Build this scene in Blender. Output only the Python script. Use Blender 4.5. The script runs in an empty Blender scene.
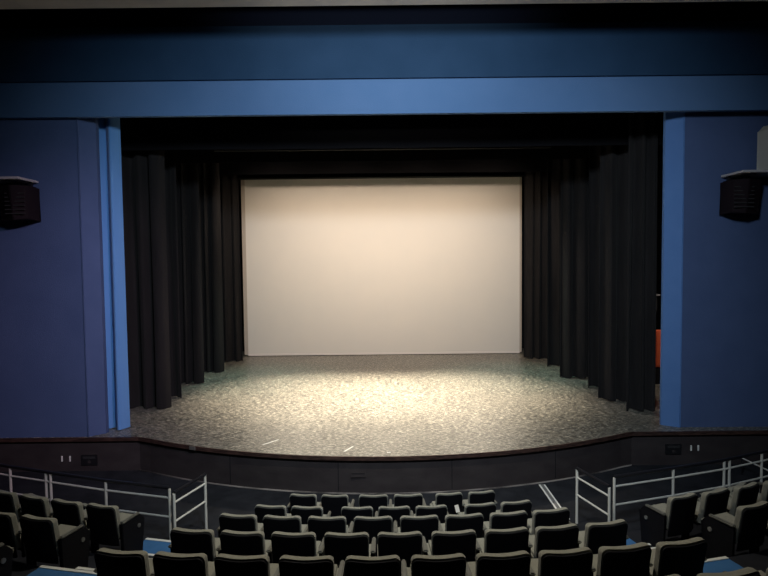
import bpy, bmesh, math, random
from mathutils import Vector, Matrix
random.seed(7)
SC = bpy.context.scene
COL = SC.collection
PI = math.pi

# ------------------------------------------------------------------ camera
cd = bpy.data.cameras.new('camera'); cam = bpy.data.objects.new('camera', cd); COL.objects.link(cam)
F_PX = 577.0
cd.sensor_width = 36; cd.lens = 36 * F_PX / 768; cd.clip_end = 200
PITCH, ROLL = math.atan(0.0485), 0.0105
fwd = Vector((0, math.cos(PITCH), -math.sin(PITCH)))
u0 = Vector((0, math.sin(PITCH), math.cos(PITCH))); x0 = Vector((1, 0, 0))
xr = math.cos(ROLL) * x0 - math.sin(ROLL) * u0
ur = math.sin(ROLL) * x0 + math.cos(ROLL) * u0
cam.matrix_world = Matrix(((xr.x, ur.x, -fwd.x, 0), (xr.y, ur.y, -fwd.y, -12.3), (xr.z, ur.z, -fwd.z, 3.67), (0, 0, 0, 1)))
SC.camera = cam

# ------------------------------------------------------------------ world, exposure, lamps
w = bpy.data.worlds.new('house_dark'); SC.world = w; w.use_nodes = True
w.node_tree.nodes['Background'].inputs[0].default_value = (0.35, 0.42, 0.6, 1)
w.node_tree.nodes['Background'].inputs[1].default_value = 0.012
SC.view_settings.view_transform = 'Standard'; SC.view_settings.look = 'None'
SC.view_settings.gamma = 1; SC.view_settings.use_curve_mapping = False
SC.view_settings.exposure = 0.0

def spot(name, loc, to, power, color, angle, blend=0.8, radius=0.15):
    l = bpy.data.lights.new(name, 'SPOT'); l.energy = power; l.color = color
    l.spot_size = math.radians(angle); l.spot_blend = blend; l.shadow_soft_size = radius
    o = bpy.data.objects.new(name, l); COL.objects.link(o); o.location = loc
    o.rotation_euler = (Vector(to) - Vector(loc)).to_track_quat('-Z', 'Y').to_euler()
    return o
def area(name, loc, to, power, color, sx, sy, spread=180):
    l = bpy.data.lights.new(name, 'AREA'); l.shape = 'RECTANGLE'; l.size = sx; l.size_y = sy
    l.energy = power; l.color = color; l.spread = math.radians(spread)
    o = bpy.data.objects.new(name, l); COL.objects.link(o); o.location = loc
    o.rotation_euler = (Vector(to) - Vector(loc)).to_track_quat('-Z', 'Y').to_euler()
    return o
WARM = (1.0, 0.86, 0.66); COOL = (0.72, 0.86, 1.0)
# stage lighting hung between the borders
for xx in (-2.6, 0, 2.6):
    spot('stage_spot', (xx, 3.4, 7.3), (xx * 0.8, 3.4, 0), 4000, WARM, 58, 1.0)
for xx in (-3.2, 0, 3.2):
    spot('stage_spot', (xx, 7.7, 7.2), (xx * 0.6, 3.2, 0), 5400, WARM, 52, 1.0)
for sx_ in (-1, 1):
    spot('leg_spot', (sx_ * 2.2, 4.0, 7.2), (sx_ * 5.9, 3.6, 1.6), 480, (1.0, 0.9, 0.8), 60, 1.0)
    spot('side_spot', (sx_ * 4.4, 5.6, 7.2), (sx_ * 3.9, 5.6, 0), 900, (0.5, 1.0, 0.85), 50, 1.0)
for xx in (-3.8, -1.3, 1.3, 3.8):
    spot('screen_spot', (xx, 5.3, 7.2), (xx * 0.9, 9.7, 2.3), 520, (1.0, 0.78, 0.59), 106, 1.0)
spot('backstage_fill', (8.9, 2.6, 4.0), (7.9, 4.0, 1.0), 150, (1.0, 0.85, 0.7), 60, 1.0)  # added fill so the orange cabinet shows in the gap, no known fixture
# front of house spots under the auditorium ceiling
spot('front_spot', (0.6, -9.5, 7.6), (0.4, 0.0, 3.5), 2900, (0.78, 0.90, 1.0), 98, 0.95, 0.5)
spot('front_spot', (2.5, -8.5, 7.6), (-6.5, 0.0, 1.8), 1900, (1.0, 0.62, 0.82), 40, 1.0)
# dimmed house lamps
for xx, pw in ((-3.4, 25), (0, 1350), (3.4, 25)):
    spot('house_lamp', (xx, -4.6, 7.7), (xx, -5.2, 0), pw, (1.0, 0.93, 0.78), 92, 1.0)
spot('ceiling_fill', (0, -7.0, 6.2), (0, -2.3, 8.1), 600, (1.0, 0.95, 0.9), 60, 1.0)  # added fill that brightens the ceiling edge, not a known fixture

# ------------------------------------------------------------------ materials
def mat(name, color, rough=0.6, metal=0.0, spec=0.5, noise=None, bump=None, coords='Object', sheen=0.0, emit=None):
    """noise=(scale, colour2, contrast, (sx,sy,sz)); bump=(scale, strength, (sx,sy,sz))"""
    m = bpy.data.materials.new(name); m.use_nodes = True; nt = m.node_tree; N = nt.nodes; L = nt.links
    b = N['Principled BSDF']
    b.inputs['Base Color'].default_value = (*color, 1); b.inputs['Roughness'].default_value = rough
    b.inputs['Metallic'].default_value = metal; b.inputs['Specular IOR Level'].default_value = spec
    if sheen: b.inputs['Sheen Weight'].default_value = sheen
    if emit: b.inputs['Emission Color'].default_value = (*emit[0], 1); b.inputs['Emission Strength'].default_value = emit[1]
    tc = N.new('ShaderNodeTexCoord')
    def mp(s):
        q = N.new('ShaderNodeMapping'); q.inputs['Scale'].default_value = s
        L.new(tc.outputs[coords], q.inputs[0]); return q
    if noise:
        sc, c2, con, s = noise
        n = N.new('ShaderNodeTexNoise'); n.inputs['Scale'].default_value = sc; n.inputs['Detail'].default_value = 6
        L.new(mp(s).outputs[0], n.inputs['Vector'])
        r = N.new('ShaderNodeValToRGB'); r.color_ramp.elements[0].position = 0.5 - con; r.color_ramp.elements[1].position = 0.5 + con
        r.color_ramp.elements[0].color = (*color, 1); r.color_ramp.elements[1].color = (*c2, 1)
        L.new(n.outputs[0], r.inputs[0]); L.new(r.outputs[0], b.inputs['Base Color'])
    if bump:
        sc, st, s = bump
        n = N.new('ShaderNodeTexNoise'); n.inputs['Scale'].default_value = sc; n.inputs['Detail'].default_value = 4
        L.new(mp(s).outputs[0], n.inputs['Vector'])
        k = N.new('ShaderNodeBump'); k.inputs['Strength'].default_value = st; k.inputs['Distance'].default_value = 0.02
        L.new(n.outputs[0], k.inputs['Height']); L.new(k.outputs[0], b.inputs['Normal'])
    return m

I1 = (1, 1, 1)
M = dict(
    blue_wall=mat('blue_wall', (0.062, 0.098, 0.215), 0.85, spec=0.2, noise=(1.6, (0.076, 0.116, 0.245), 0.25, I1), bump=(60, 0.25, I1)),
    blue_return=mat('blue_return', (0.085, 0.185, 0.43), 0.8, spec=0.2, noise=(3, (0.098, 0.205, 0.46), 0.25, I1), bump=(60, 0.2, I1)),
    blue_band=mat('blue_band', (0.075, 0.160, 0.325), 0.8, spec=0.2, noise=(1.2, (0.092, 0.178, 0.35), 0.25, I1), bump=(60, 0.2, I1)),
    blue_upper_shaded=mat('blue_upper_shaded', (0.015, 0.045, 0.098), 0.85, spec=0.2, noise=(1.5, (0.020, 0.054, 0.115), 0.25, I1), bump=(50, 0.3, I1)),  # darker copy of the header blue, with the dimmer light up there coloured in
    blue_velour=mat('blue_velour', (0.10, 0.27, 0.60), 0.8, spec=0.2, sheen=0.3, noise=(6, (0.12, 0.30, 0.64), 0.3, (1, 1, 0.1)), bump=(120, 0.2, I1)),
    black_velour=mat('black_velour', (0.011, 0.0105, 0.0115), 0.9, spec=0.12, sheen=0.05, noise=(5, (0.021, 0.019, 0.0195), 0.3, (1, 1, 0.15)), bump=(90, 0.3, I1)),
    black_border=mat('black_border', (0.005, 0.005, 0.0065), 0.95, spec=0.1, bump=(40, 0.2, (1, 1, .3))),
    black_paint=mat('black_paint', (0.010, 0.010, 0.012), 0.9, spec=0.2),
    screen=mat('screen_cloth', (0.80, 0.77, 0.72), 0.9, spec=0.1, noise=(0.9, (0.83, 0.79, 0.73), 0.25, I1)),
    screen_hem=mat('screen_hem', (0.52, 0.46, 0.40), 0.9, spec=0.1),
    white_hem=mat('white_hem', (0.9, 0.84, 0.8), 0.8),
    fascia=mat('stage_fascia', (0.028, 0.022, 0.024), 0.65, spec=0.3, noise=(2.2, (0.042, 0.035, 0.036), 0.2, (1, 1, 2)), bump=(30, 0.1, I1)),
    lip=mat('stage_lip', (0.020, 0.011, 0.010), 0.45, noise=(7, (0.075, 0.040, 0.032), 0.16, (1, 1, 5))),
    carpet=mat('carpet', (0.013, 0.014, 0.018), 0.95, spec=0.1, noise=(3.5, (0.025, 0.027, 0.033), 0.2, I1), bump=(150, 0.5, I1)),
    tier=mat('tier_concrete', (0.010, 0.011, 0.015), 0.9, spec=0.15, noise=(5, (0.018, 0.019, 0.024), 0.2, I1)),
    blue_carpet_lit=mat('blue_carpet_lit', (0.038, 0.12, 0.28), 0.95, spec=0.1, noise=(8, (0.05, 0.145, 0.32), 0.3, I1), bump=(150, 0.5, I1)),  # blue raised to carry the light falling on the aisle carpet
    nosing=mat('nosing', (0.62, 0.62, 0.58), 0.4),
    metal_strip=mat('metal_strip', (0.04, 0.035, 0.035), 0.45, metal=0.0, noise=(1.3, (0.34, 0.30, 0.28), 0.12, I1)),
    white_rail=mat('white_rail', (0.66, 0.64, 0.58), 0.45),
    black_rail=mat('black_rail', (0.012, 0.012, 0.016), 0.35),
    shell=mat('seat_shell', (0.0035, 0.0032, 0.005), 0.8, spec=0.2, bump=(200, 0.2, I1)),
    cushion=mat('seat_cushion', (0.21, 0.205, 0.165), 0.9, spec=0.1, sheen=0.15, noise=(30, (0.26, 0.25, 0.205), 0.25, I1), bump=(220, 0.4, I1)),
    arm=mat('arm_plastic', (0.10, 0.10, 0.085), 0.5, noise=(25, (0.13, 0.125, 0.105), 0.2, I1)),
    steel_dark=mat('steel_dark', (0.02, 0.02, 0.02), 0.5, metal=0.3),
    steel=mat('steel', (0.5, 0.48, 0.44), 0.3, metal=0.8),
    speaker=mat('speaker_black', (0.010, 0.006, 0.009), 0.8, spec=0.15),
    shelf=mat('shelf_grey', (0.45, 0.43, 0.45), 0.6),
    beige=mat('beige_case', (0.52, 0.50, 0.43), 0.6, noise=(6, (0.58, 0.55, 0.48), 0.3, I1)),
    ceiling=mat('ceiling_grey', (0.34, 0.33, 0.32), 0.9, noise=(2, (0.42, 0.41, 0.39), 0.3, I1)),
    dark_void=mat('dark_void', (0.010, 0.016, 0.036), 0.9, spec=0.1),
    tape=mat('white_tape', (0.75, 0.75, 0.72), 0.6),
    tape_grey=mat('grey_cover', (0.14, 0.14, 0.14), 0.7),
    orange=mat('orange_paint', (0.75, 0.14, 0.05), 0.6, noise=(4, (0.6, 0.10, 0.04), 0.3, I1)),
    paper=mat('paper', (0.85, 0.78, 0.68), 0.8),
    plate=mat('plate_black', (0.008, 0.008, 0.010), 0.5),
    grille=mat('grille_dark', (0.02, 0.02, 0.022), 0.7),
    lens=mat('lens_glass', (0.55, 0.6, 0.6), 0.1, spec=0.8),
)

def stage_floor_material():
    m = bpy.data.materials.new('stage_vinyl'); m.use_nodes = True; nt = m.node_tree; N = nt.nodes; L = nt.links
    b = N['Principled BSDF']; tc = N.new('ShaderNodeTexCoord')
    def noise(scale, s, detail=6, dist=0.0):
        q = N.new('ShaderNodeMapping'); q.inputs['Scale'].default_value = s; L.new(tc.outputs['Object'], q.inputs[0])
        n = N.new('ShaderNodeTexNoise'); n.inputs['Scale'].default_value = scale; n.inputs['Detail'].default_value = detail
        n.inputs['Distortion'].default_value = dist; L.new(q.outputs[0], n.inputs['Vector']); return n
    def ramp(src, p0, p1, c0, c1):
        r = N.new('ShaderNodeValToRGB'); e = r.color_ramp.elements
        e[0].position = p0; e[1].position = p1; e[0].color = (*c0, 1); e[1].color = (*c1, 1); L.new(src, r.inputs[0]); return r
    base = ramp(noise(0.55, (1, 1.2, 1)).outputs[0], 0.3, 0.7, (0.026, 0.028, 0.028), (0.065, 0.064, 0.058))
    scuff = ramp(noise(12, (0.4, 1.5, 1), 14, 2.0).outputs[0], 0.48, 0.66, (0, 0, 0), (1, 1, 1))
    fine = ramp(noise(38, (0.3, 1.5, 1), 5, 0.6).outputs[0], 0.55, 0.61, (0, 0, 0), (1, 1, 1))
    mx = N.new('ShaderNodeMixRGB'); mx.inputs[2].default_value = (0.20, 0.19, 0.158, 1)
    L.new(scuff.outputs[0], mx.inputs[0]); L.new(base.outputs[0], mx.inputs[1])
    mx2 = N.new('ShaderNodeMixRGB'); mx2.inputs[2].default_value = (0.75, 0.70, 0.58, 1)
    mm = N.new('ShaderNodeMath'); mm.operation = 'MULTIPLY'; mm.inputs[1].default_value = 0.7
    L.new(fine.outputs[0], mm.inputs[0]); L.new(mm.outputs[0], mx2.inputs[0]); L.new(mx.outputs[0], mx2.inputs[1])
    L.new(mx2.outputs[0], b.inputs['Base Color'])
    rr = N.new('ShaderNodeMapRange'); rr.inputs[3].default_value = 0.30; rr.inputs[4].default_value = 0.55
    L.new(scuff.outputs[0], rr.inputs[0]); L.new(rr.outputs[0], b.inputs['Roughness'])
    k = N.new('ShaderNodeBump'); k.inputs['Strength'].default_value = 0.12; k.inputs['Distance'].default_value = 0.01
    L.new(scuff.outputs[0], k.inputs['Height']); L.new(k.outputs[0], b.inputs['Normal'])
    b.inputs['Specular IOR Level'].default_value = 0.45
    return m
M['stage_floor'] = stage_floor_material()

# ------------------------------------------------------------------ helpers
def link(name, bm, m, parent=None, smooth=True):
    bmesh.ops.recalc_face_normals(bm, faces=bm.faces)
    if smooth:
        for f in bm.faces: f.smooth = True
        for e in bm.edges:
            e.smooth = not (len(e.link_faces) == 2 and e.calc_face_angle(0) > 0.62)
    me = bpy.data.meshes.new(name); bm.to_mesh(me); bm.free()
    me.materials.append(m)
    o = bpy.data.objects.new(name, me); COL.objects.link(o)
    if parent: o.parent = parent
    return o
def tag(o, label, cat, group=None):
    o['label'] = label; o['category'] = cat
    if group: o['group'] = group
    return o
def thing(name, label, cat, loc=(0, 0, 0), rz=0, group=None):
    o = bpy.data.objects.new(name, None); COL.objects.link(o); o.location = loc; o.rotation_euler = (0, 0, rz)
    o.empty_display_size = 0.1
    return tag(o, label, cat, group)
def struct(name, bm, m, smooth=False):
    o = link(name, bm, m, None, smooth); o['kind'] = 'structure'; return o
def rebase(o, base):
    """move a mesh's origin to a point while keeping it where it stands"""
    o.data.transform(Matrix.Translation(-Vector(base))); o.location = base; return o
def box(bm, x0, x1, y0, y1, z0, z1, bev=0.0, rot=None):
    r = bmesh.ops.create_cube(bm, size=1)
    vs = r['verts']
    for v in vs:
        v.co = Vector(((x0 + x1) / 2 + v.co.x * (x1 - x0), (y0 + y1) / 2 + v.co.y * (y1 - y0), (z0 + z1) / 2 + v.co.z * (z1 - z0)))
    if bev:
        es = {e for v in vs for e in v.link_edges}
        bmesh.ops.bevel(bm, geom=list(es), offset=bev, segments=2, affect='EDGES')
    return bm
def NB(): return bmesh.new()
def tube(bm, a, b, r, n=10):
    a = Vector(a); b = Vector(b); d = (b - a)
    res = bmesh.ops.create_cone(bm, cap_ends=True, segments=n, radius1=r, radius2=r, depth=d.length)
    q = d.to_track_quat('Z', 'Y').to_matrix().to_4x4(); q.translation = (a + b) / 2
    bmesh.ops.transform(bm, matrix=q, verts=res['verts'])
    return bm
def sweep(bm, pts, r, n=10):
    """tube along a polyline"""
    pts = [Vector(p) for p in pts]; rings = []
    for i, p in enumerate(pts):
        t = (pts[min(i + 1, len(pts) - 1)] - pts[max(i - 1, 0)]).normalized()
        s = t.cross(Vector((0, 0, 1)));  s = s.normalized() if s.length > 1e-4 else Vector((1, 0, 0)); u = s.cross(t)
        rings.append([bm.verts.new(p + r * (math.cos(2 * PI * k / n) * s + math.sin(2 * PI * k / n) * u)) for k in range(n)])
    for A, B in zip(rings, rings[1:]):
        for k in range(n): bm.faces.new((A[k], A[(k + 1) % n], B[(k + 1) % n], B[k]))
    bm.faces.new(rings[0]); bm.faces.new(rings[-1][::-1])
    return bm
def prism(bm, pts, z0, z1):
    """closed outline in XY extruded in z"""
    a = [bm.verts.new((x, y, z0)) for x, y in pts]; b = [bm.verts.new((x, y, z1)) for x, y in pts]
    n = len(pts)
    for i in range(n): bm.faces.new((a[i], a[(i + 1) % n], b[(i + 1) % n], b[i]))
    f1 = bm.faces.new(a); f2 = bm.faces.new(b)
    bmesh.ops.triangulate(bm, faces=[f1, f2])
    return bm
def curved_strip(bm, path, t, z0, z1):
    """thin upright band that follows an XY path, thickness t towards +y"""
    return band(bm, path, [(x, y + t) for x, y in path], z0, z1)
def band(bm, A, B, z0, z1):
    """solid between two paths of equal length"""
    g = [[bm.verts.new((*p, z)) for p, z in ((a, z0), (b, z0), (b, z1), (a, z1))] for a, b in zip(A, B)]
    for P, Q in zip(g, g[1:]):
        for k in range(4): bm.faces.new((P[k], Q[k], Q[(k + 1) % 4], P[(k + 1) % 4]))
    bm.faces.new(g[0]); bm.faces.new(g[-1][::-1])
    return bm

# ------------------------------------------------------------------ stage apron outline
def lip_y(x):
    ax = abs(x)
    return -1.66 + (10.4 - math.sqrt(10.4 ** 2 - ax * ax)) if ax < 5.2 else -0.30
APRON = [(-5.2 + 10.4 * i / 40, lip_y(-5.2 + 10.4 * i / 40)) for i in range(41)]
FRONT = [(-9.6, -0.3)] + APRON + [(9.6, -0.3)]
PITZ = -0.73

# ------------------------------------------------------------------ the setting
bm = NB()
rows_ = [[bm.verts.new((x, yy, 0.0)) for x, yy in ((x, y), (x, 0.3), (x, 11.2))] for x, y in FRONT]
for A_, B_ in zip(rows_, rows_[1:]):
    for k in (0, 1): bm.faces.new((A_[k], B_[k], B_[k + 1], A_[k + 1]))
r_ = bmesh.ops.extrude_face_region(bm, geom=list(bm.faces))
for v in r_['geom']:
    if isinstance(v, bmesh.types.BMVert): v.co.z = -0.06
struct('floor', bm, M['stage_floor'])
bm = NB(); curved_strip(bm, [(x, y + 0.03) for x, y in FRONT], 0.12, PITZ, -0.062); struct('wall_stage_front', bm, M['fascia'])
bm = NB(); curved_strip(bm, [(x, y - 0.035) for x, y in FRONT], 0.033, -0.075, 0.004); struct('trim_1', bm, M['lip'])
bm = NB(); curved_strip(bm, [(x, y + 0.005) for x, y in FRONT[1:-1]], 0.02, PITZ + 0.001, PITZ + 0.022); struct('baseboard_stage', bm, M['metal_strip'])
# seams between the facing boards of the stage front
for i, sx in enumerate((-3.05, -0.9, 1.25, 3.35)):
    bm = NB(); y = lip_y(sx); box(bm, sx - 0.006, sx + 0.006, y + 0.022, y + 0.029, PITZ + 0.05, -0.08); struct('trim_%d' % (2 + i), bm, M['black_paint'])
# pit floor
bm = NB(); box(bm, -9.6, 9.6, -16, 0.0, PITZ - 0.1, PITZ); struct('floor.001', bm, M['carpet'])

# seating tiers: arcs round a centre on the stage
AC = (-0.1, 9.4)
ROWY = dict(A=-3.70, B=-4.63, C=-5.53, D=-6.44, E=-7.53, F=-8.54)
FLOORZ = dict(A=-0.73, B=-0.51, C=-0.24, D=0.0, E=0.32, F=0.62)
def radius(row): return AC[1] - ROWY[row]
def arc(r, a0, a1, n):
    return [(AC[0] + r * math.sin(a0 + (a1 - a0) * i / n), AC[1] - r * math.cos(a0 + (a1 - a0) * i / n)) for i in range(n + 1)]
order = 'ABCDEF'
for i in range(1, 6):
    r0 = radius(order[i - 1]) + 0.07
    r1 = radius(order[i]) + 0.07 if i < 5 else radius('F') + 2.5
    am = 0.62 if i > 1 else 0.165
    bm = NB(); band(bm, arc(r0, -am, am, 60), arc(r1, -am, am, 60), PITZ + 0.001, FLOORZ[order[i]]); struct('floor.%03d' % (1 + i), bm, M['tier'])
# aisles: two carpeted steps to each tier, most upper treads in light-brightened blue, pale nosings
def aisle(ang0, ang1):
    for i in range(2, 6):
        r = radius(order[i - 1]) + 0.07
        zl, zu = (FLOORZ[order[i - 1]] if i > 2 else PITZ), FLOORZ[order[i]]
        zm = (zl + zu) / 2
        bm = NB(); band(bm, arc(r - 0.32, ang0, ang1, 6), arc(r - 0.002, ang0, ang1, 6), zl + 0.001, zm)
        s1 = struct('aisle_step', bm, M['carpet'])
        bm = NB(); band(bm, arc(r - 0.325, ang0, ang1, 6), arc(r - 0.28, ang0, ang1, 6), zm + 0.001, zm + 0.009)
        struct('step_nosing', bm, M['nosing'])
        rn = radius(order[i]) + 0.07 - 0.33 if i < 5 else radius('F') + 1.5
        bm = NB(); band(bm, arc(r, ang0, ang1, 6), arc(rn, ang0, ang1, 6), zu + 0.001, zu + 0.008)
        struct('aisle_carpet', bm, M['carpet'] if i == 3 else M['blue_carpet_lit'])
        bm = NB(); band(bm, arc(r - 0.005, ang0, ang1, 6), arc(r + 0.04, ang0, ang1, 6), zu + 0.0085, zu + 0.016)
        struct('step_nosing', bm, M['nosing'])
aisle(-0.236, -0.180)
aisle(0.172, 0.246)

# blue proscenium walls, returns and header
WH = 7.3
bm = NB(); prism(bm, [(-9.6, -0.29), (-6.275, -0.25), (-6.275, 0.12), (-9.6, 0.12)], 0.001, WH); struct('wall_left', bm, M['blue_wall'])
bm = NB(); prism(bm, [(6.34, -0.02), (9.6, -0.06), (9.6, 0.3), (6.34, 0.3)], 0.001, WH); struct('wall_right', bm, M['blue_wall'])
bm = NB(); prism(bm, [(-6.27, -0.255), (-6.02, -0.03), (-6.02, 0.1), (-6.27, 0.1)], 0.001, WH); struct('wall_left_return', bm, M['blue_wall'])
bm = NB(); prism(bm, [(6.335, -0.025), (6.035, 0.16), (6.035, 0.24), (6.335, 0.24)], 0.001, WH); struct('wall_right_return', bm, M['blue_return'])
bm = NB(); box(bm, 6.335, 6.352, -0.045, -0.027, 0.002, WH); struct('trim_6', bm, M['blue_return'])
bm = NB(); box(bm, -6.287, -6.27, -0.275, -0.257, 0.002, WH); struct('trim_7', bm, M['blue_wall'])
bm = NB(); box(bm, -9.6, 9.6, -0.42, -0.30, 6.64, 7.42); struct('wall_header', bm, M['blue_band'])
bm = NB(); box(bm, -9.6, 9.6, -0.50, -0.30, 7.33, 8.38); struct('wall_upper', bm, M['blue_upper_shaded'])
bm = NB(); box(bm, -9.6, 9.6, -0.15, 1.0, 8.38, 10.0); struct('wall_top', bm, M['dark_void'])
bm = NB(); box(bm, -9.6, 9.6, -16, -2.05, 8.09, 8.4); struct('ceiling', bm, M['ceiling'])
bm = NB(); box(bm, -9.6, 9.6, -16, 11.2, 10.0, 10.1); struct('ceiling.001', bm, M['black_paint'])
# auditorium side and rear walls, stage house walls
for s, n in ((-1, 'wall_auditorium_left'), (1, 'wall_auditorium_right')):
    bm = NB(); box(bm, min(s * 9.6, s * 9.75), max(s * 9.6, s * 9.75), -16, 11.2, PITZ, 10.0); struct(n, bm, M['black_paint'])
bm = NB(); box(bm, -9.75, 9.75, -16.15, -16, PITZ, 10.0); struct('wall_rear', bm, M['black_paint'])
bm = NB(); box(bm, -9.75, 9.75, 11.2, 11.35, PITZ, 10.0); struct('wall_stage_back', bm, M['black_paint'])

# ------------------------------------------------------------------ draperies
def pleats(xa, xb, y, z0, z1, n_fold, amp, seed, flare=1.0, thick=0.012, steps=None, hemnoise=0.02, gather=0.0, nz=14, prof=None):
    """one hanging cloth: deep rounded folds that vary in width and open towards the hem"""
    R_ = random.Random(seed); ph = [R_.uniform(0, 6.28) for _ in range(5)]
    ns = steps or max(40, int(n_fold * 12)); bm = NB(); g = []
    for j in range(nz + 1):
        v = j / nz; z = z0 + (z1 - z0) * v; row = []
        a = amp * (1.0 + (flare - 1) * (1 - v) ** 1.5)
        for i in range(ns + 1):
            u = i / ns
            warp = u + 0.018 * math.sin(2 * PI * 2.3 * u + ph[0]) + 0.012 * math.sin(2 * PI * 5.1 * u + ph[1])
            s = math.sin(2 * PI * n_fold * warp + ph[2] + 0.25 * math.sin(3 * (1 - v) + ph[3] + 6 * u))
            s = math.copysign(abs(s) ** 0.75, s)
            big = 0.35 * math.sin(2 * PI * n_fold * 0.37 * warp + ph[4])
            yy = y + a * (s + big)
            xx = xa + (xb - xa) * u
            if prof: yy = y + prof(u) * (1 + (flare - 1) * (1 - v) ** 3)
            if gather: xx += (1 - abs(2 * v - 0.75)) * gather * (u - 0.5) * 0
            zz = z if j else z + hemnoise * math.sin(9 * u + ph[1])
            row.append(bm.verts.new((xx, yy, max(zz, 0.012) if z0 < 0.2 else zz)))
        g.append(row)
    for j in range(nz):
        for i in range(ns): bm.faces.new((g[j][i], g[j][i + 1], g[j + 1][i + 1], g[j + 1][i]))
    bmesh.ops.recalc_face_normals(bm, faces=bm.faces)
    r = bmesh.ops.solidify(bm, geom=list(bm.faces), thickness=thick)
    return bm
def drape(name, label, group, m, *a, **k):
    bm = pleats(*a, **k)
    for f in bm.faces: f.smooth = True
    o = link(name, bm, m, None, True)
    rebase(o, ((a[0] + a[1]) / 2, a[2], a[3]))
    return tag(o, label, 'curtain', group)
# main house curtain gathered at the left jamb
drape('house_curtain', 'bright blue velour house curtain gathered beside the left proscenium return', None,
      M['blue_velour'], -6.25, -5.69, 0.31, 0.015, 7.2, 1.7, 0.075, 5, flare=1.25, thick=0.015, steps=72, hemnoise=0.0,
      prof=lambda u: (0.06 - 0.09 * math.sin(PI * min(1, u / 0.45)) ** 2 if u < 0.45 else 0.06 - 0.17 * math.sin(PI * (u - 0.45) / 0.55) ** 0.9 + 0.020 * math.sin(8.5 * (u - 0.45) / 0.55)))
gl = 'black masking legs hung down both sides of the stage'
LEGSL = [(-8.8, -5.42, 2.1, 7, 11, 'leftmost black leg curtain, next to the blue curtain'),
         (-8.6, -5.47, 3.15, 7, 12, 'second black leg curtain from the left, its hem twisted at the edge'),
         (-8.6, -5.46, 5.0, 7, 13, 'third black leg curtain from the left'),
         (-8.6, -5.36, 6.75, 7, 14, 'fourth black leg curtain from the left'),
         (-8.6, -5.22, 8.7, 7, 15, 'fifth black leg curtain from the left, covering the screen\'s left edge')]
for xa, xb, y, nf, sd, lab in LEGSL:
    drape('leg_curtain', lab, gl, M['black_velour'], xa, xb, y, 0.015, 7.3, nf * 1.35, 0.10, sd, flare=1.35)
LEGSR = [(5.74, 6.42, 1.35, 2.3, 21, 'rightmost black leg curtain, nearest the blue right return'),
         (5.50, 6.80, 2.35, 3.6, 22, 'second black leg curtain from the right'),
         (5.72, 7.0, 3.9, 3.2, 23, 'third black leg curtain from the right, mostly behind the second'),
         (5.38, 7.2, 5.2, 4.6, 24, 'fourth black leg curtain from the right'),
         (5.50, 7.6, 7.2, 5.2, 25, 'fifth black leg curtain from the right, narrow in view'),
         (5.13, 7.8, 8.7, 7.5, 26, 'black leg curtain covering the screen\'s right edge')]
for xa, xb, y, nf, sd, lab in LEGSR:
    drape('leg_curtain', lab, gl, M['black_velour'], xa, xb, y, 0.015, 7.3, nf, 0.10, sd, flare=1.35)
gb = 'black borders across the top of the stage'
for y, z, nf, sd, lab in ((1.6, 6.34, 9, 31, 'front black border hanging right behind the blue header'),
                          (4.5, 6.52, 9, 32, 'middle black border between the front one and the screen'),
                          (8.3, 6.74, 9, 33, 'rear black border just above the top of the screen')):
    drape('border_curtain', lab, gb, M['black_border'], -9.2, 9.2, y, z, 9.98, nf, 0.02, sd, steps=160, hemnoise=0.005, nz=4)

# cyclorama screen
t = thing('projection_screen', 'large pale cream cloth screen hung at the back of the stage', 'screen', (0, 9.9, 0))
bm = NB(); box(bm, -5.28, 5.22, -0.01, 0.01, 0.10, 6.78); link('cloth', bm, M['screen'], t)
for s0, s1 in ((-5.42, -5.282), (5.222, 5.30)):
    bm = NB(); box(bm, s0, s1, -0.012, 0.012, 0.05, 6.78); link('side_hem', bm, M['screen_hem'], t)
bm = NB(); box(bm, -5.28, 5.22, -0.016, 0.016, 0.02, 0.098); link('bottom_hem', bm, M['white_hem'], t)
bm = NB(); tube(bm, (-5.5, 0, 6.83), (5.4, 0, 6.83), 0.03); link('pipe', bm, M['black_rail'], t)

# lighting batten showing under the borders
t = thing('lighting_batten', 'black lighting pipe with small lamp cans under the front border', 'stage light', (0, 2.6, 6.50))
bm = NB(); tube(bm, (-4.3, 0, 0), (4.3, 0, 0), 0.022); link('pipe', bm, M['steel_dark'], t)
for i, x in enumerate((-3.2, -1.9, -0.6, 0.7, 1.9, 3.2)):
    bm = NB(); tube(bm, (x, 0, 0.12), (x + 0.02, 0.12, 0.30), 0.09, 16); tube(bm, (x, 0, 0.02), (x, 0.02, 0.14), 0.012)
    link('lamp_can', bm, M['plate'], t)
for x in (-4.0, 0.05, 4.0):
    bm = NB(); tube(bm, (x, 0, 0.02), (x, 0, 3.49), 0.008, 6); link('cable', bm, M['plate'], t)

# backstage things seen in the right gap
t = thing('hose_cabinet', 'tall orange cabinet seen through the narrow gap beside the right curtains', 'cabinet', (8.03, 4.2, 0.0))
bm = NB(); box(bm, -0.22, 0.3, 0, 0.3, 0.5, 1.55, 0.01); link('body', bm, M['orange'], t)
bm = NB(); box(bm, -0.2, 0.28, -0.012, -0.001, 0.55, 1.5); h = link('door', bm, M['orange'], t)
bm = NB(); box(bm, -0.24, 0.3, 0.02, 0.3, 0.0, 0.5); link('stand', bm, M['black_paint'], t)
t = thing('wall_shelf', 'small white shelf on black stand backstage above the orange cabinet', 'shelf', (7.55, 3.75, 0))
bm = NB(); box(bm, -0.22, 0.1, -0.1, 0.1, 2.60, 2.64); link('board', bm, M['shelf'], t)
bm = NB(); tube(bm, (0.0, 0, 0.0), (0.0, 0, 2.6), 0.025); link('post', bm, M['black_rail'], t)
bm = NB(); box(bm, -0.16, 0.04, -0.06, 0.06, 2.18, 2.58, 0.01); link('box', bm, M['grille'], t)

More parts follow.
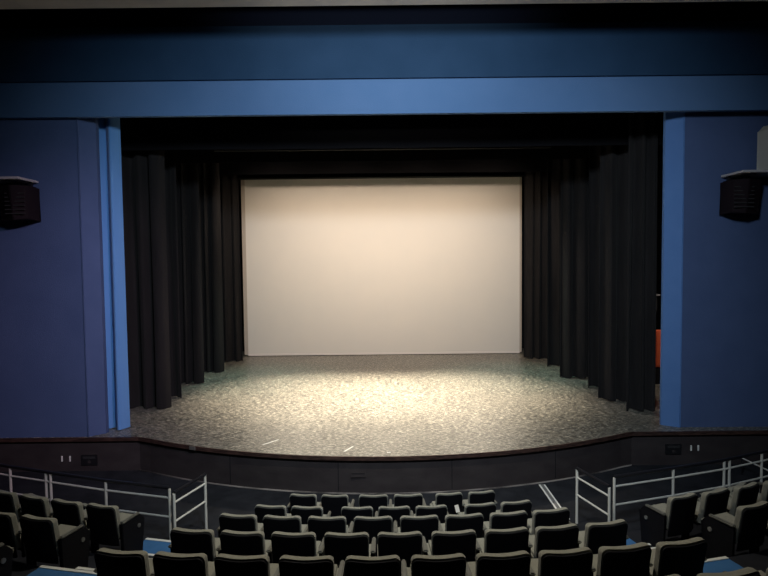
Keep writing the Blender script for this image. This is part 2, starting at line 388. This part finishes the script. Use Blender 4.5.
# ------------------------------------------------------------------ loudspeakers on the blue walls
def loudspeaker(name, label, x, y, z, mirror):
    t = thing(name, label, 'loudspeaker', (x, y, z)); s = mirror
    bm = NB(); outl = [(-0.52, -0.32), (-0.05, -0.55), (0.26, -0.45), (0.30, 0.0), (-0.52, 0.0)]
    outl = [(px * s * 0.85, py) for px, py in outl]
    prism(bm, outl, -0.72, -0.05)
    for v in bm.verts:
        if v.co.z < -0.5: v.co.x *= 0.86; v.co.y = v.co.y * 0.8
    bmesh.ops.bevel(bm, geom=list(bm.edges), offset=0.02, segments=2, affect='EDGES')
    body = link('cabinet', bm, M['speaker'], t)
    for k in (-0.28, 0.12):
        bm = NB(); box(bm, k * s - 0.03, k * s + 0.03, -0.12, -0.06, -0.06, 0.06); link('bracket', bm, M['plate'], t)
    bm = NB()
    for k in range(6): box(bm, 0.02 * s - 0.2, 0.02 * s + 0.2, -0.475, -0.465, -0.62 + k * 0.08, -0.60 + k * 0.08)
    link('grille', bm, M['grille'], t)
    return t
def shelf_(label, x0, x1, y0, y1, z):
    t = thing('wall_ledge', label, 'shelf', ((x0 + x1) / 2, y1, z)); cx = (x0 + x1) / 2
    bm = NB(); box(bm, x0 - cx, x1 - cx, y0 - y1, 0, 0, 0.045, 0.004); link('board', bm, M['shelf'], t)
    for xx in (x0 + 0.3, x1 - 0.3):
        bm = NB(); box(bm, xx - cx - 0.02, xx - cx + 0.02, y0 - y1 + 0.1, 0, -0.05, -0.001); link('support', bm, M['plate'], t)
    return t
shelf_('thin pale ledge on the left blue wall above the black loudspeaker', -9.4, -7.12, -0.95, -0.27, 5.33)
loudspeaker('hanging_loudspeaker', 'black loudspeaker hanging under the pale ledge on the left blue wall', -7.32, -0.32, 5.28, 1)
shelf_('thin pale ledge on the right blue wall under the beige case', 7.12, 9.4, -0.8, -0.05, 5.33)
loudspeaker('hanging_loudspeaker', 'black loudspeaker hanging under the pale ledge on the right blue wall', 7.32, -0.10, 5.28, -1)
t = thing('equipment_case', 'beige case standing on the right wall ledge at the photo edge', 'case', (8.05, -0.45, 5.376))
bm = NB(); prism(bm, [(-0.30, 0.0), (0.3, 0.0), (0.3, 0.96), (-0.18, 0.96), (-0.30, 0.84)], -0.2, 0.2)
bmesh.ops.rotate(bm, cent=(0, 0, 0), matrix=Matrix.Rotation(PI / 2, 3, 'X'), verts=bm.verts)
bmesh.ops.bevel(bm, geom=list(bm.edges), offset=0.008, segments=2, affect='EDGES'); link('shell', bm, M['beige'], t)
bm = NB(); box(bm, -0.12, 0.2, -0.208, -0.201, 0.15, 0.6); link('panel', bm, M['shelf'], t)

# ------------------------------------------------------------------ fittings on the stage front
def outlet(label, x, y, z):
    t = thing('outlet_plate', label, 'outlet', (x, y, z))
    bm = NB(); box(bm, -0.17, 0.17, -0.02, 0.0, -0.14, 0.08, 0.004); link('plate', bm, M['plate'], t)
    bm = NB(); box(bm, -0.13, 0.13, -0.026, -0.0205, 0.0, 0.05)
    link('cover', bm, M['grille'], t)
    bm = NB(); tube(bm, (0, -0.024, -0.07), (0, -0.0205, -0.07), 0.03, 14); link('socket', bm, M['fascia'], t)
outlet('black outlet plate on the dark stage front below the left wall', -6.27, -0.272, -0.46)
outlet('black outlet plate on the dark stage front below the right wall', 6.08, -0.272, -0.36)
for x, lab in ((-6.85, 'small white mark on the dark stage front, outer one of the left pair'), (-6.68, 'small white mark on the dark stage front, inner one of the left pair'),
               (6.46, 'small white mark on the dark stage front, inner one of the right pair'), (6.61, 'small white mark on the dark stage front, outer one of the right pair')):
    bm = NB(); box(bm, -0.016, 0.016, -0.012, 0.0, -0.06, 0.06, 0.003); o = link('white_marker', bm, M['tape'], None); o.location = (x, -0.272, -0.46 if x < 0 else -0.37)
    tag(o, lab, 'marker', 'white marks on the stage front')
for x, w_, z, lab in ((-0.52, 0.28, -0.36, 'shallow rectangular hatch in the middle of the stage front'),):
    t = thing('stage_hatch', lab, 'hatch', (x, lip_y(x) + 0.03, z))
    bm = NB(); box(bm, -w_ / 2, w_ / 2, -0.02, 0.0, -0.05, 0.05, 0.003); link('panel', bm, M['fascia'], t)
    bm = NB(); box(bm, -w_ / 2 + 0.02, w_ / 2 - 0.02, -0.024, -0.0205, 0.02, 0.03); link('slot', bm, M['black_paint'], t)
x = -3.85
bm = NB(); box(bm, -0.07, 0.07, -0.02, 0.0, -0.035, 0.035, 0.004); o = link('metal_bracket', bm, M['steel'], None); o.location = (x, lip_y(x) - 0.037, -0.035)
o.rotation_euler.z = -0.37
tag(o, 'small metal bracket on the stage edge left of the middle', 'bracket')

# cable cover on the pit floor
t = thing('cable_cover', 'narrow white-edged cable cover lying on the dark carpet before the stage', 'cable cover', (3.03, -1.28, PITZ))
for xx, m_, nm in ((-0.046, 'tape', 'white_stripe'), (0.0, 'tape_grey', 'middle_strip'), (0.046, 'tape', 'white_stripe')):
    w2 = 0.016 if nm == 'white_stripe' else 0.028
    bm = NB(); box(bm, xx - w2, xx + w2, -1.5, 0, 0.001, 0.008 if nm == 'white_stripe' else 0.014); link(nm, bm, M[m_], t)

for (x, y, l, a, lab) in ((-2.33, -0.75, 0.42, 0.9, 'thin pale tape mark on the stage floor near its front left'),
                          (-0.72, -1.22, 0.34, 1.1, 'thin pale tape mark on the stage floor near the front middle'),
                          (0.06, -1.45, 0.07, 0.3, 'tiny pale tape square at the stage edge in the middle')):
    bm = NB(); box(bm, -l / 2, l / 2, -0.02, 0.02, 0.0005, 0.0025); o = link('tape_mark', bm, M['tape'], None)
    o.location = (x, y, 0.0); o.rotation_euler.z = a; tag(o, lab, 'tape mark', 'tape marks on the stage floor')

# ------------------------------------------------------------------ railings
def railing(label, pts, floorz, top, ang_posts=None, group=None):
    """pts: post positions in plan; three rails follow them"""
    b = pts[0]; t = thing('guard_rail', label, 'railing', (b[0], b[1], floorz), 0, group)
    P = [(x - b[0], y - b[1]) for x, y in pts]
    for x, y in P:
        bm = NB(); tube(bm, (x, y, 0.0), (x, y, top - 0.015), 0.021, 10); link('post', bm, M['white_rail'], t)
    bm = NB(); sweep(bm, [(x, y, top) for x, y in P], 0.026); link('top_rail', bm, M['black_rail'], t)
    for h_ in (top * 0.835, top * 0.52):
        bm = NB(); sweep(bm, [(x, y, h_) for x, y in P], 0.016); link('rail', bm, M['white_rail'], t)
    return t
RAIL = 0.95

gr = 'white posted guard rails before the side seating'
railing('long curved white-posted guard rail before the left seating block', [(-7.6, -2.15), (-6.40, -2.63), (-5.64, -2.89), (-5.54, -2.93), (-4.45, -3.30), (-3.32, -3.62)], PITZ, RAIL, group=gr)
railing('short slanting guard rail along the left aisle, at the long rail\'s end', [(-3.20, -3.76), (-2.96, -3.02)], PITZ, RAIL - 0.02, group=gr)
railing('short slanting guard rail along the right aisle, beside the cable cover', [(3.39, -3.70), (3.16, -2.92)], PITZ, RAIL - 0.02, group=gr)
railing('long curved white-posted guard rail before the right seating block', [(3.60, -3.36), (4.70, -3.02), (5.74, -2.67), (5.86, -2.62), (6.62, -2.30), (7.6, -1.85)], PITZ, RAIL, group=gr)
t = thing('ramp_rail', 'short slanting white bar in front of the dark stage front at far right', 'handrail', (7.2, -1.0, PITZ))
bm = NB(); tube(bm, (-0.02, 0.15, 0.34), (0.12, -0.5, 0.30), 0.014); link('bar', bm, M['white_rail'], t)
bm = NB(); tube(bm, (-0.02, 0.15, 0.0), (-0.02, 0.15, 0.34), 0.016); link('post', bm, M['black_rail'], t)
bm = NB(); tube(bm, (0.12, -0.5, 0.0), (0.12, -0.5, 0.30), 0.016); link('post', bm, M['black_rail'], t)

# ------------------------------------------------------------------ seats
def pillow(w, z0, z1, thick, r=0.06, bend=0.45, lean=0.17, dip=0.010, y_off=0.0, nx=22, nz=10, soft=0.55, pillowy=0.012):
    """upholstered back panel: rounded top corners, dipped top edge, wrapped round the sitter, leaning back.
    back face at y_off, front face towards +y"""
    bm = NB(); hw = w / 2; us = []
    for i in range(nx + 1):
        a = -PI / 2 + PI * i / nx; us.append(math.copysign(abs(math.sin(a)) ** 0.8, math.sin(a)))
    vs = [0, 0.02, 0.06] + [0.06 + 0.84 * k / nz for k in range(1, nz + 1)] + [0.94, 0.975, 1.0]
    def ztop(x):
        d = max(0.0, (abs(x) - (hw - r)) / r); d = min(d, 1)
        return z1 - r * (1 - math.sqrt(max(0.0, 1 - d * d))) - dip * math.cos(PI * min(1, abs(x) / hw)) * 0.5 - dip * 0.5
    def grid(front):
        g = []
        for j, v in enumerate(vs):
            row = []
            for i, u in enumerate(us):
                x = u * hw * (0.955 + 0.045 * v)
                z = z0 + v * (ztop(u * hw) - z0)
                y = y_off + bend * x * x + (z1 - z) * lean
                if front:
                    e = min(1.0, min((1 - abs(u)) * hw, v * 0.3, (1 - v) * (z1 - z0)) / 0.035)
                    y += thick * (soft + (1 - soft) * math.sqrt(1 - (1 - e) ** 2)) + pillowy * (1 - u * u) * 4 * v * (1 - v)
                row.append(bm.verts.new((x, y, z)))
            g.append(row)
        return g
    A = grid(False); B = grid(True); n = len(us); m_ = len(vs)
    for g in (A, B):
        for j in range(m_ - 1):
            for i in range(n - 1): bm.faces.new((g[j][i], g[j][i + 1], g[j + 1][i + 1], g[j + 1][i]))
    for j in range(m_ - 1):
        for i in (0, n - 1): bm.faces.new((A[j][i], A[j + 1][i], B[j + 1][i], B[j][i]))
    for i in range(n - 1):
        for j in (0, m_ - 1): bm.faces.new((A[j][i], A[j][i + 1], B[j][i + 1], B[j][i]))
    return bm
def seat_pad_bm(w):
    bm = NB(); box(bm, -w / 2, w / 2, 0.15, 0.60, 0.37, 0.47)
    bmesh.ops.bevel(bm, geom=list(bm.edges), offset=0.035, segments=4, affect='EDGES')
    for v in bm.verts: v.co.z += 0.10 * (v.co.y - 0.15) * 0.8
    return bm
def arm_bm(x, w=0.056):
    bm = NB(); box(bm, x - w / 2, x + w / 2, 0.10, 0.43, 0.590, 0.622)
    bmesh.ops.bevel(bm, geom=list(bm.edges), offset=0.012, segments=3, affect='EDGES')
    for v in bm.verts:
        if v.co.y > 0.3: v.co.x = x + (v.co.x - x) * (1 - 0.3 * (v.co.y - 0.3) / 0.13)
    return bm
def standard_bm(x):
    bm = NB(); box(bm, x - 0.018, x + 0.018, 0.14, 0.40, 0.30, 0.588, 0.006); box(bm, x - 0.022, x + 0.022, 0.20, 0.30, 0.012, 0.31, 0.006)
    box(bm, x - 0.035, x + 0.035, 0.12, 0.42, 0.0, 0.014, 0.003)
    return bm
def make_chair(w, extra_side=0, end_side=0):
    t = bpy.data.objects.new('theatre_seat', None); COL.objects.link(t); t.empty_display_size = 0.1
    link('back_shell', pillow(w - 0.018, 0.30, 0.822, 0.018, y_off=0.0, r=0.045, pillowy=0, soft=0.9), M['shell'], t)
    link('back_cushion', pillow(w, 0.40, 0.838, 0.085, y_off=0.0205, r=0.055), M['cushion'], t)
    link('seat_pad', seat_pad_bm(w - 0.0), M['cushion'], t)
    bm = NB(); box(bm, -w / 2 + 0.03, w / 2 - 0.03, 0.19, 0.55, 0.335, 0.366, 0.008)
    for v in bm.verts: v.co.z += 0.08 * (v.co.y - 0.15)
    link('seat_pan', bm, M['shell'], t)
    sides = [1] if extra_side == 0 else [1, -1]
    PX = w / 2 + 0.037
    for s in sides:
        x = s * PX
        if end_side == s: continue
        link('standard', standard_bm(x), M['shell'], t); link('armrest', arm_bm(x), M['arm'], t)
    if end_side:
        x = end_side * PX
        bm = NB(); prism(bm, [(0.12, 0.0), (0.46, 0.0), (0.52, 0.50), (0.44, 0.588), (0.10, 0.588)], -0.018, 0.018)
        bmesh.ops.transform(bm, matrix=Matrix(((0, 0, 1, x), (1, 0, 0, 0), (0, 1, 0, 0), (0, 0, 0, 1))), verts=bm.verts)
        bmesh.ops.bevel(bm, geom=list(bm.edges), offset=0.006, segments=2, affect='EDGES')
        p = link('end_panel', bm, M['shell'], t)
        bm = NB(); tube(bm, (x + 0.0185 * end_side, 0.40, 0.45), (x + 0.030 * end_side, 0.40, 0.45), 0.026, 16)
        q = link('aisle_light', bm, M['steel'], p); q['label'] = 'round steel aisle light'
        link('armrest', arm_bm(x), M['arm'], t)
    return t
PROTO = {}
def copy_seat(key, w, extra, end):
    k = (round(w, 3), extra, end)
    if k not in PROTO:
        PROTO[k] = make_chair(w, extra, end); return PROTO[k]
    r = PROTO[k].copy(); COL.objects.link(r)
    for ch in PROTO[k].children:
        c = ch.copy(); COL.objects.link(c); c.parent = r
        for g_ in ch.children:
            d = g_.copy(); COL.objects.link(d); d.parent = c
    return r
ORD = ['first', 'second', 'third', 'fourth', 'fifth', 'sixth', 'seventh', 'eighth', 'ninth', 'tenth', 'eleventh']
def place_seat(row, x, w, label, group, extra=0, end=0, dy=-0.055):
    R_ = radius(row); a = math.asin((x - AC[0]) / R_)
    y = AC[1] - R_ * math.cos(a) + dy
    o = copy_seat(None, w, extra, end)
    o.location = (x, y, (PITZ if row == 'B' and abs(x) > 3 else FLOORZ[row]) + 0.001); o.rotation_euler = (0, 0, a * (1.35 if x > 0 else 1.15))
    tag(o, label, 'theatre seat', group)
    return o
def seat_row(row, xs, w, rowname, block, group, end_left=0, end_right=0, from_side='left', ws=None):
    n = len(xs)
    for i, x in enumerate(xs):
        ww = ws[i] if ws else w
        k = i if from_side == 'left' else n - 1 - i
        if n == 1: lab = 'only black theatre seat %s' % rowname
        else: lab = 'black theatre seat, %s from %s %s' % (ORD[k], from_side, rowname)
        end = 0
        if end_left and i == 0: end = -1
        if end_right and i == n - 1: end = 1
        extra = -1 if (i == 0 and not end == -1) else 0
        if end == -1: extra = 0
        place_seat(row, x, ww, lab, group, extra, end)
G = 'seats in the centre block'
seat_row('A', [-1.28, -0.79, -0.195, 0.34, 0.97, 1.48], 0.45, 'in the centre block\'s front row', 0, G, ws=[0.415, 0.415, 0.445, 0.445, 0.415, 0.415])
seat_row('B', [-1.60, -1.09, -0.40, 0.11, 0.62, 1.30, 1.81], 0.435, 'in the centre block\'s second row', 0, G)
seat_row('C', [-1.82, -1.27, -0.72, -0.16, 0.40, 0.95, 1.50, 2.04], 0.465, 'in the centre block\'s third row', 0, G)
seat_row('D', [-2.08, -1.53, -0.98, -0.42, 0.14, 0.71, 1.275, 1.825, 2.385], 0.47, 'in the centre block\'s fourth row', 0, G)
seat_row('E', [-2.34, -1.80, -1.25, -0.69, -0.12, 0.445, 1.005, 1.56, 2.10, 2.64], 0.47, 'in the centre block\'s fifth row', 0, G)
seat_row('F', [1.28, 1.85, 2.42, 2.97], 0.47, 'in the nearest row, lower right', 0, G)
GL = 'seats in the left side block'; GR = 'seats in the right side block'
seat_row('B', [-5.42, -4.90, -4.38], 0.43, 'in the left block\'s row just behind the rail', 0, GL)
seat_row('C', [-5.22, -4.70, -4.17, -3.64], 0.44, 'in the left block\'s second row behind the rail', 0, GL, end_right=1)
seat_row('D', [-4.48, -3.93], 0.46, 'in the left block\'s third row', 0, GL, end_right=1)
seat_row('E', [-4.14], 0.46, 'at the lower left corner, mostly outside the photo', 0, GL, end_right=1)
seat_row('B', [4.50, 5.02, 5.54], 0.43, 'in the right block\'s row just behind the rail', 0, GR)
seat_row('C', [3.86, 4.38, 4.90, 5.42], 0.44, 'in the right block\'s second row behind the rail', 0, GR, end_left=1)
seat_row('D', [4.24, 4.80], 0.46, 'in the right block\'s third row', 0, GR, end_left=1)

# white paper on one seat of the front row
bm = NB(); box(bm, -0.030, 0.030, -0.0015, 0.0015, -0.055, 0.055); o = link('paper_note', bm, M['paper'], None)
o.location = (1.07, -3.762, -0.09); o.rotation_euler = (-0.17, -0.22, 0.1)
tag(o, 'small white paper stuck to the back of a front row seat', 'paper')
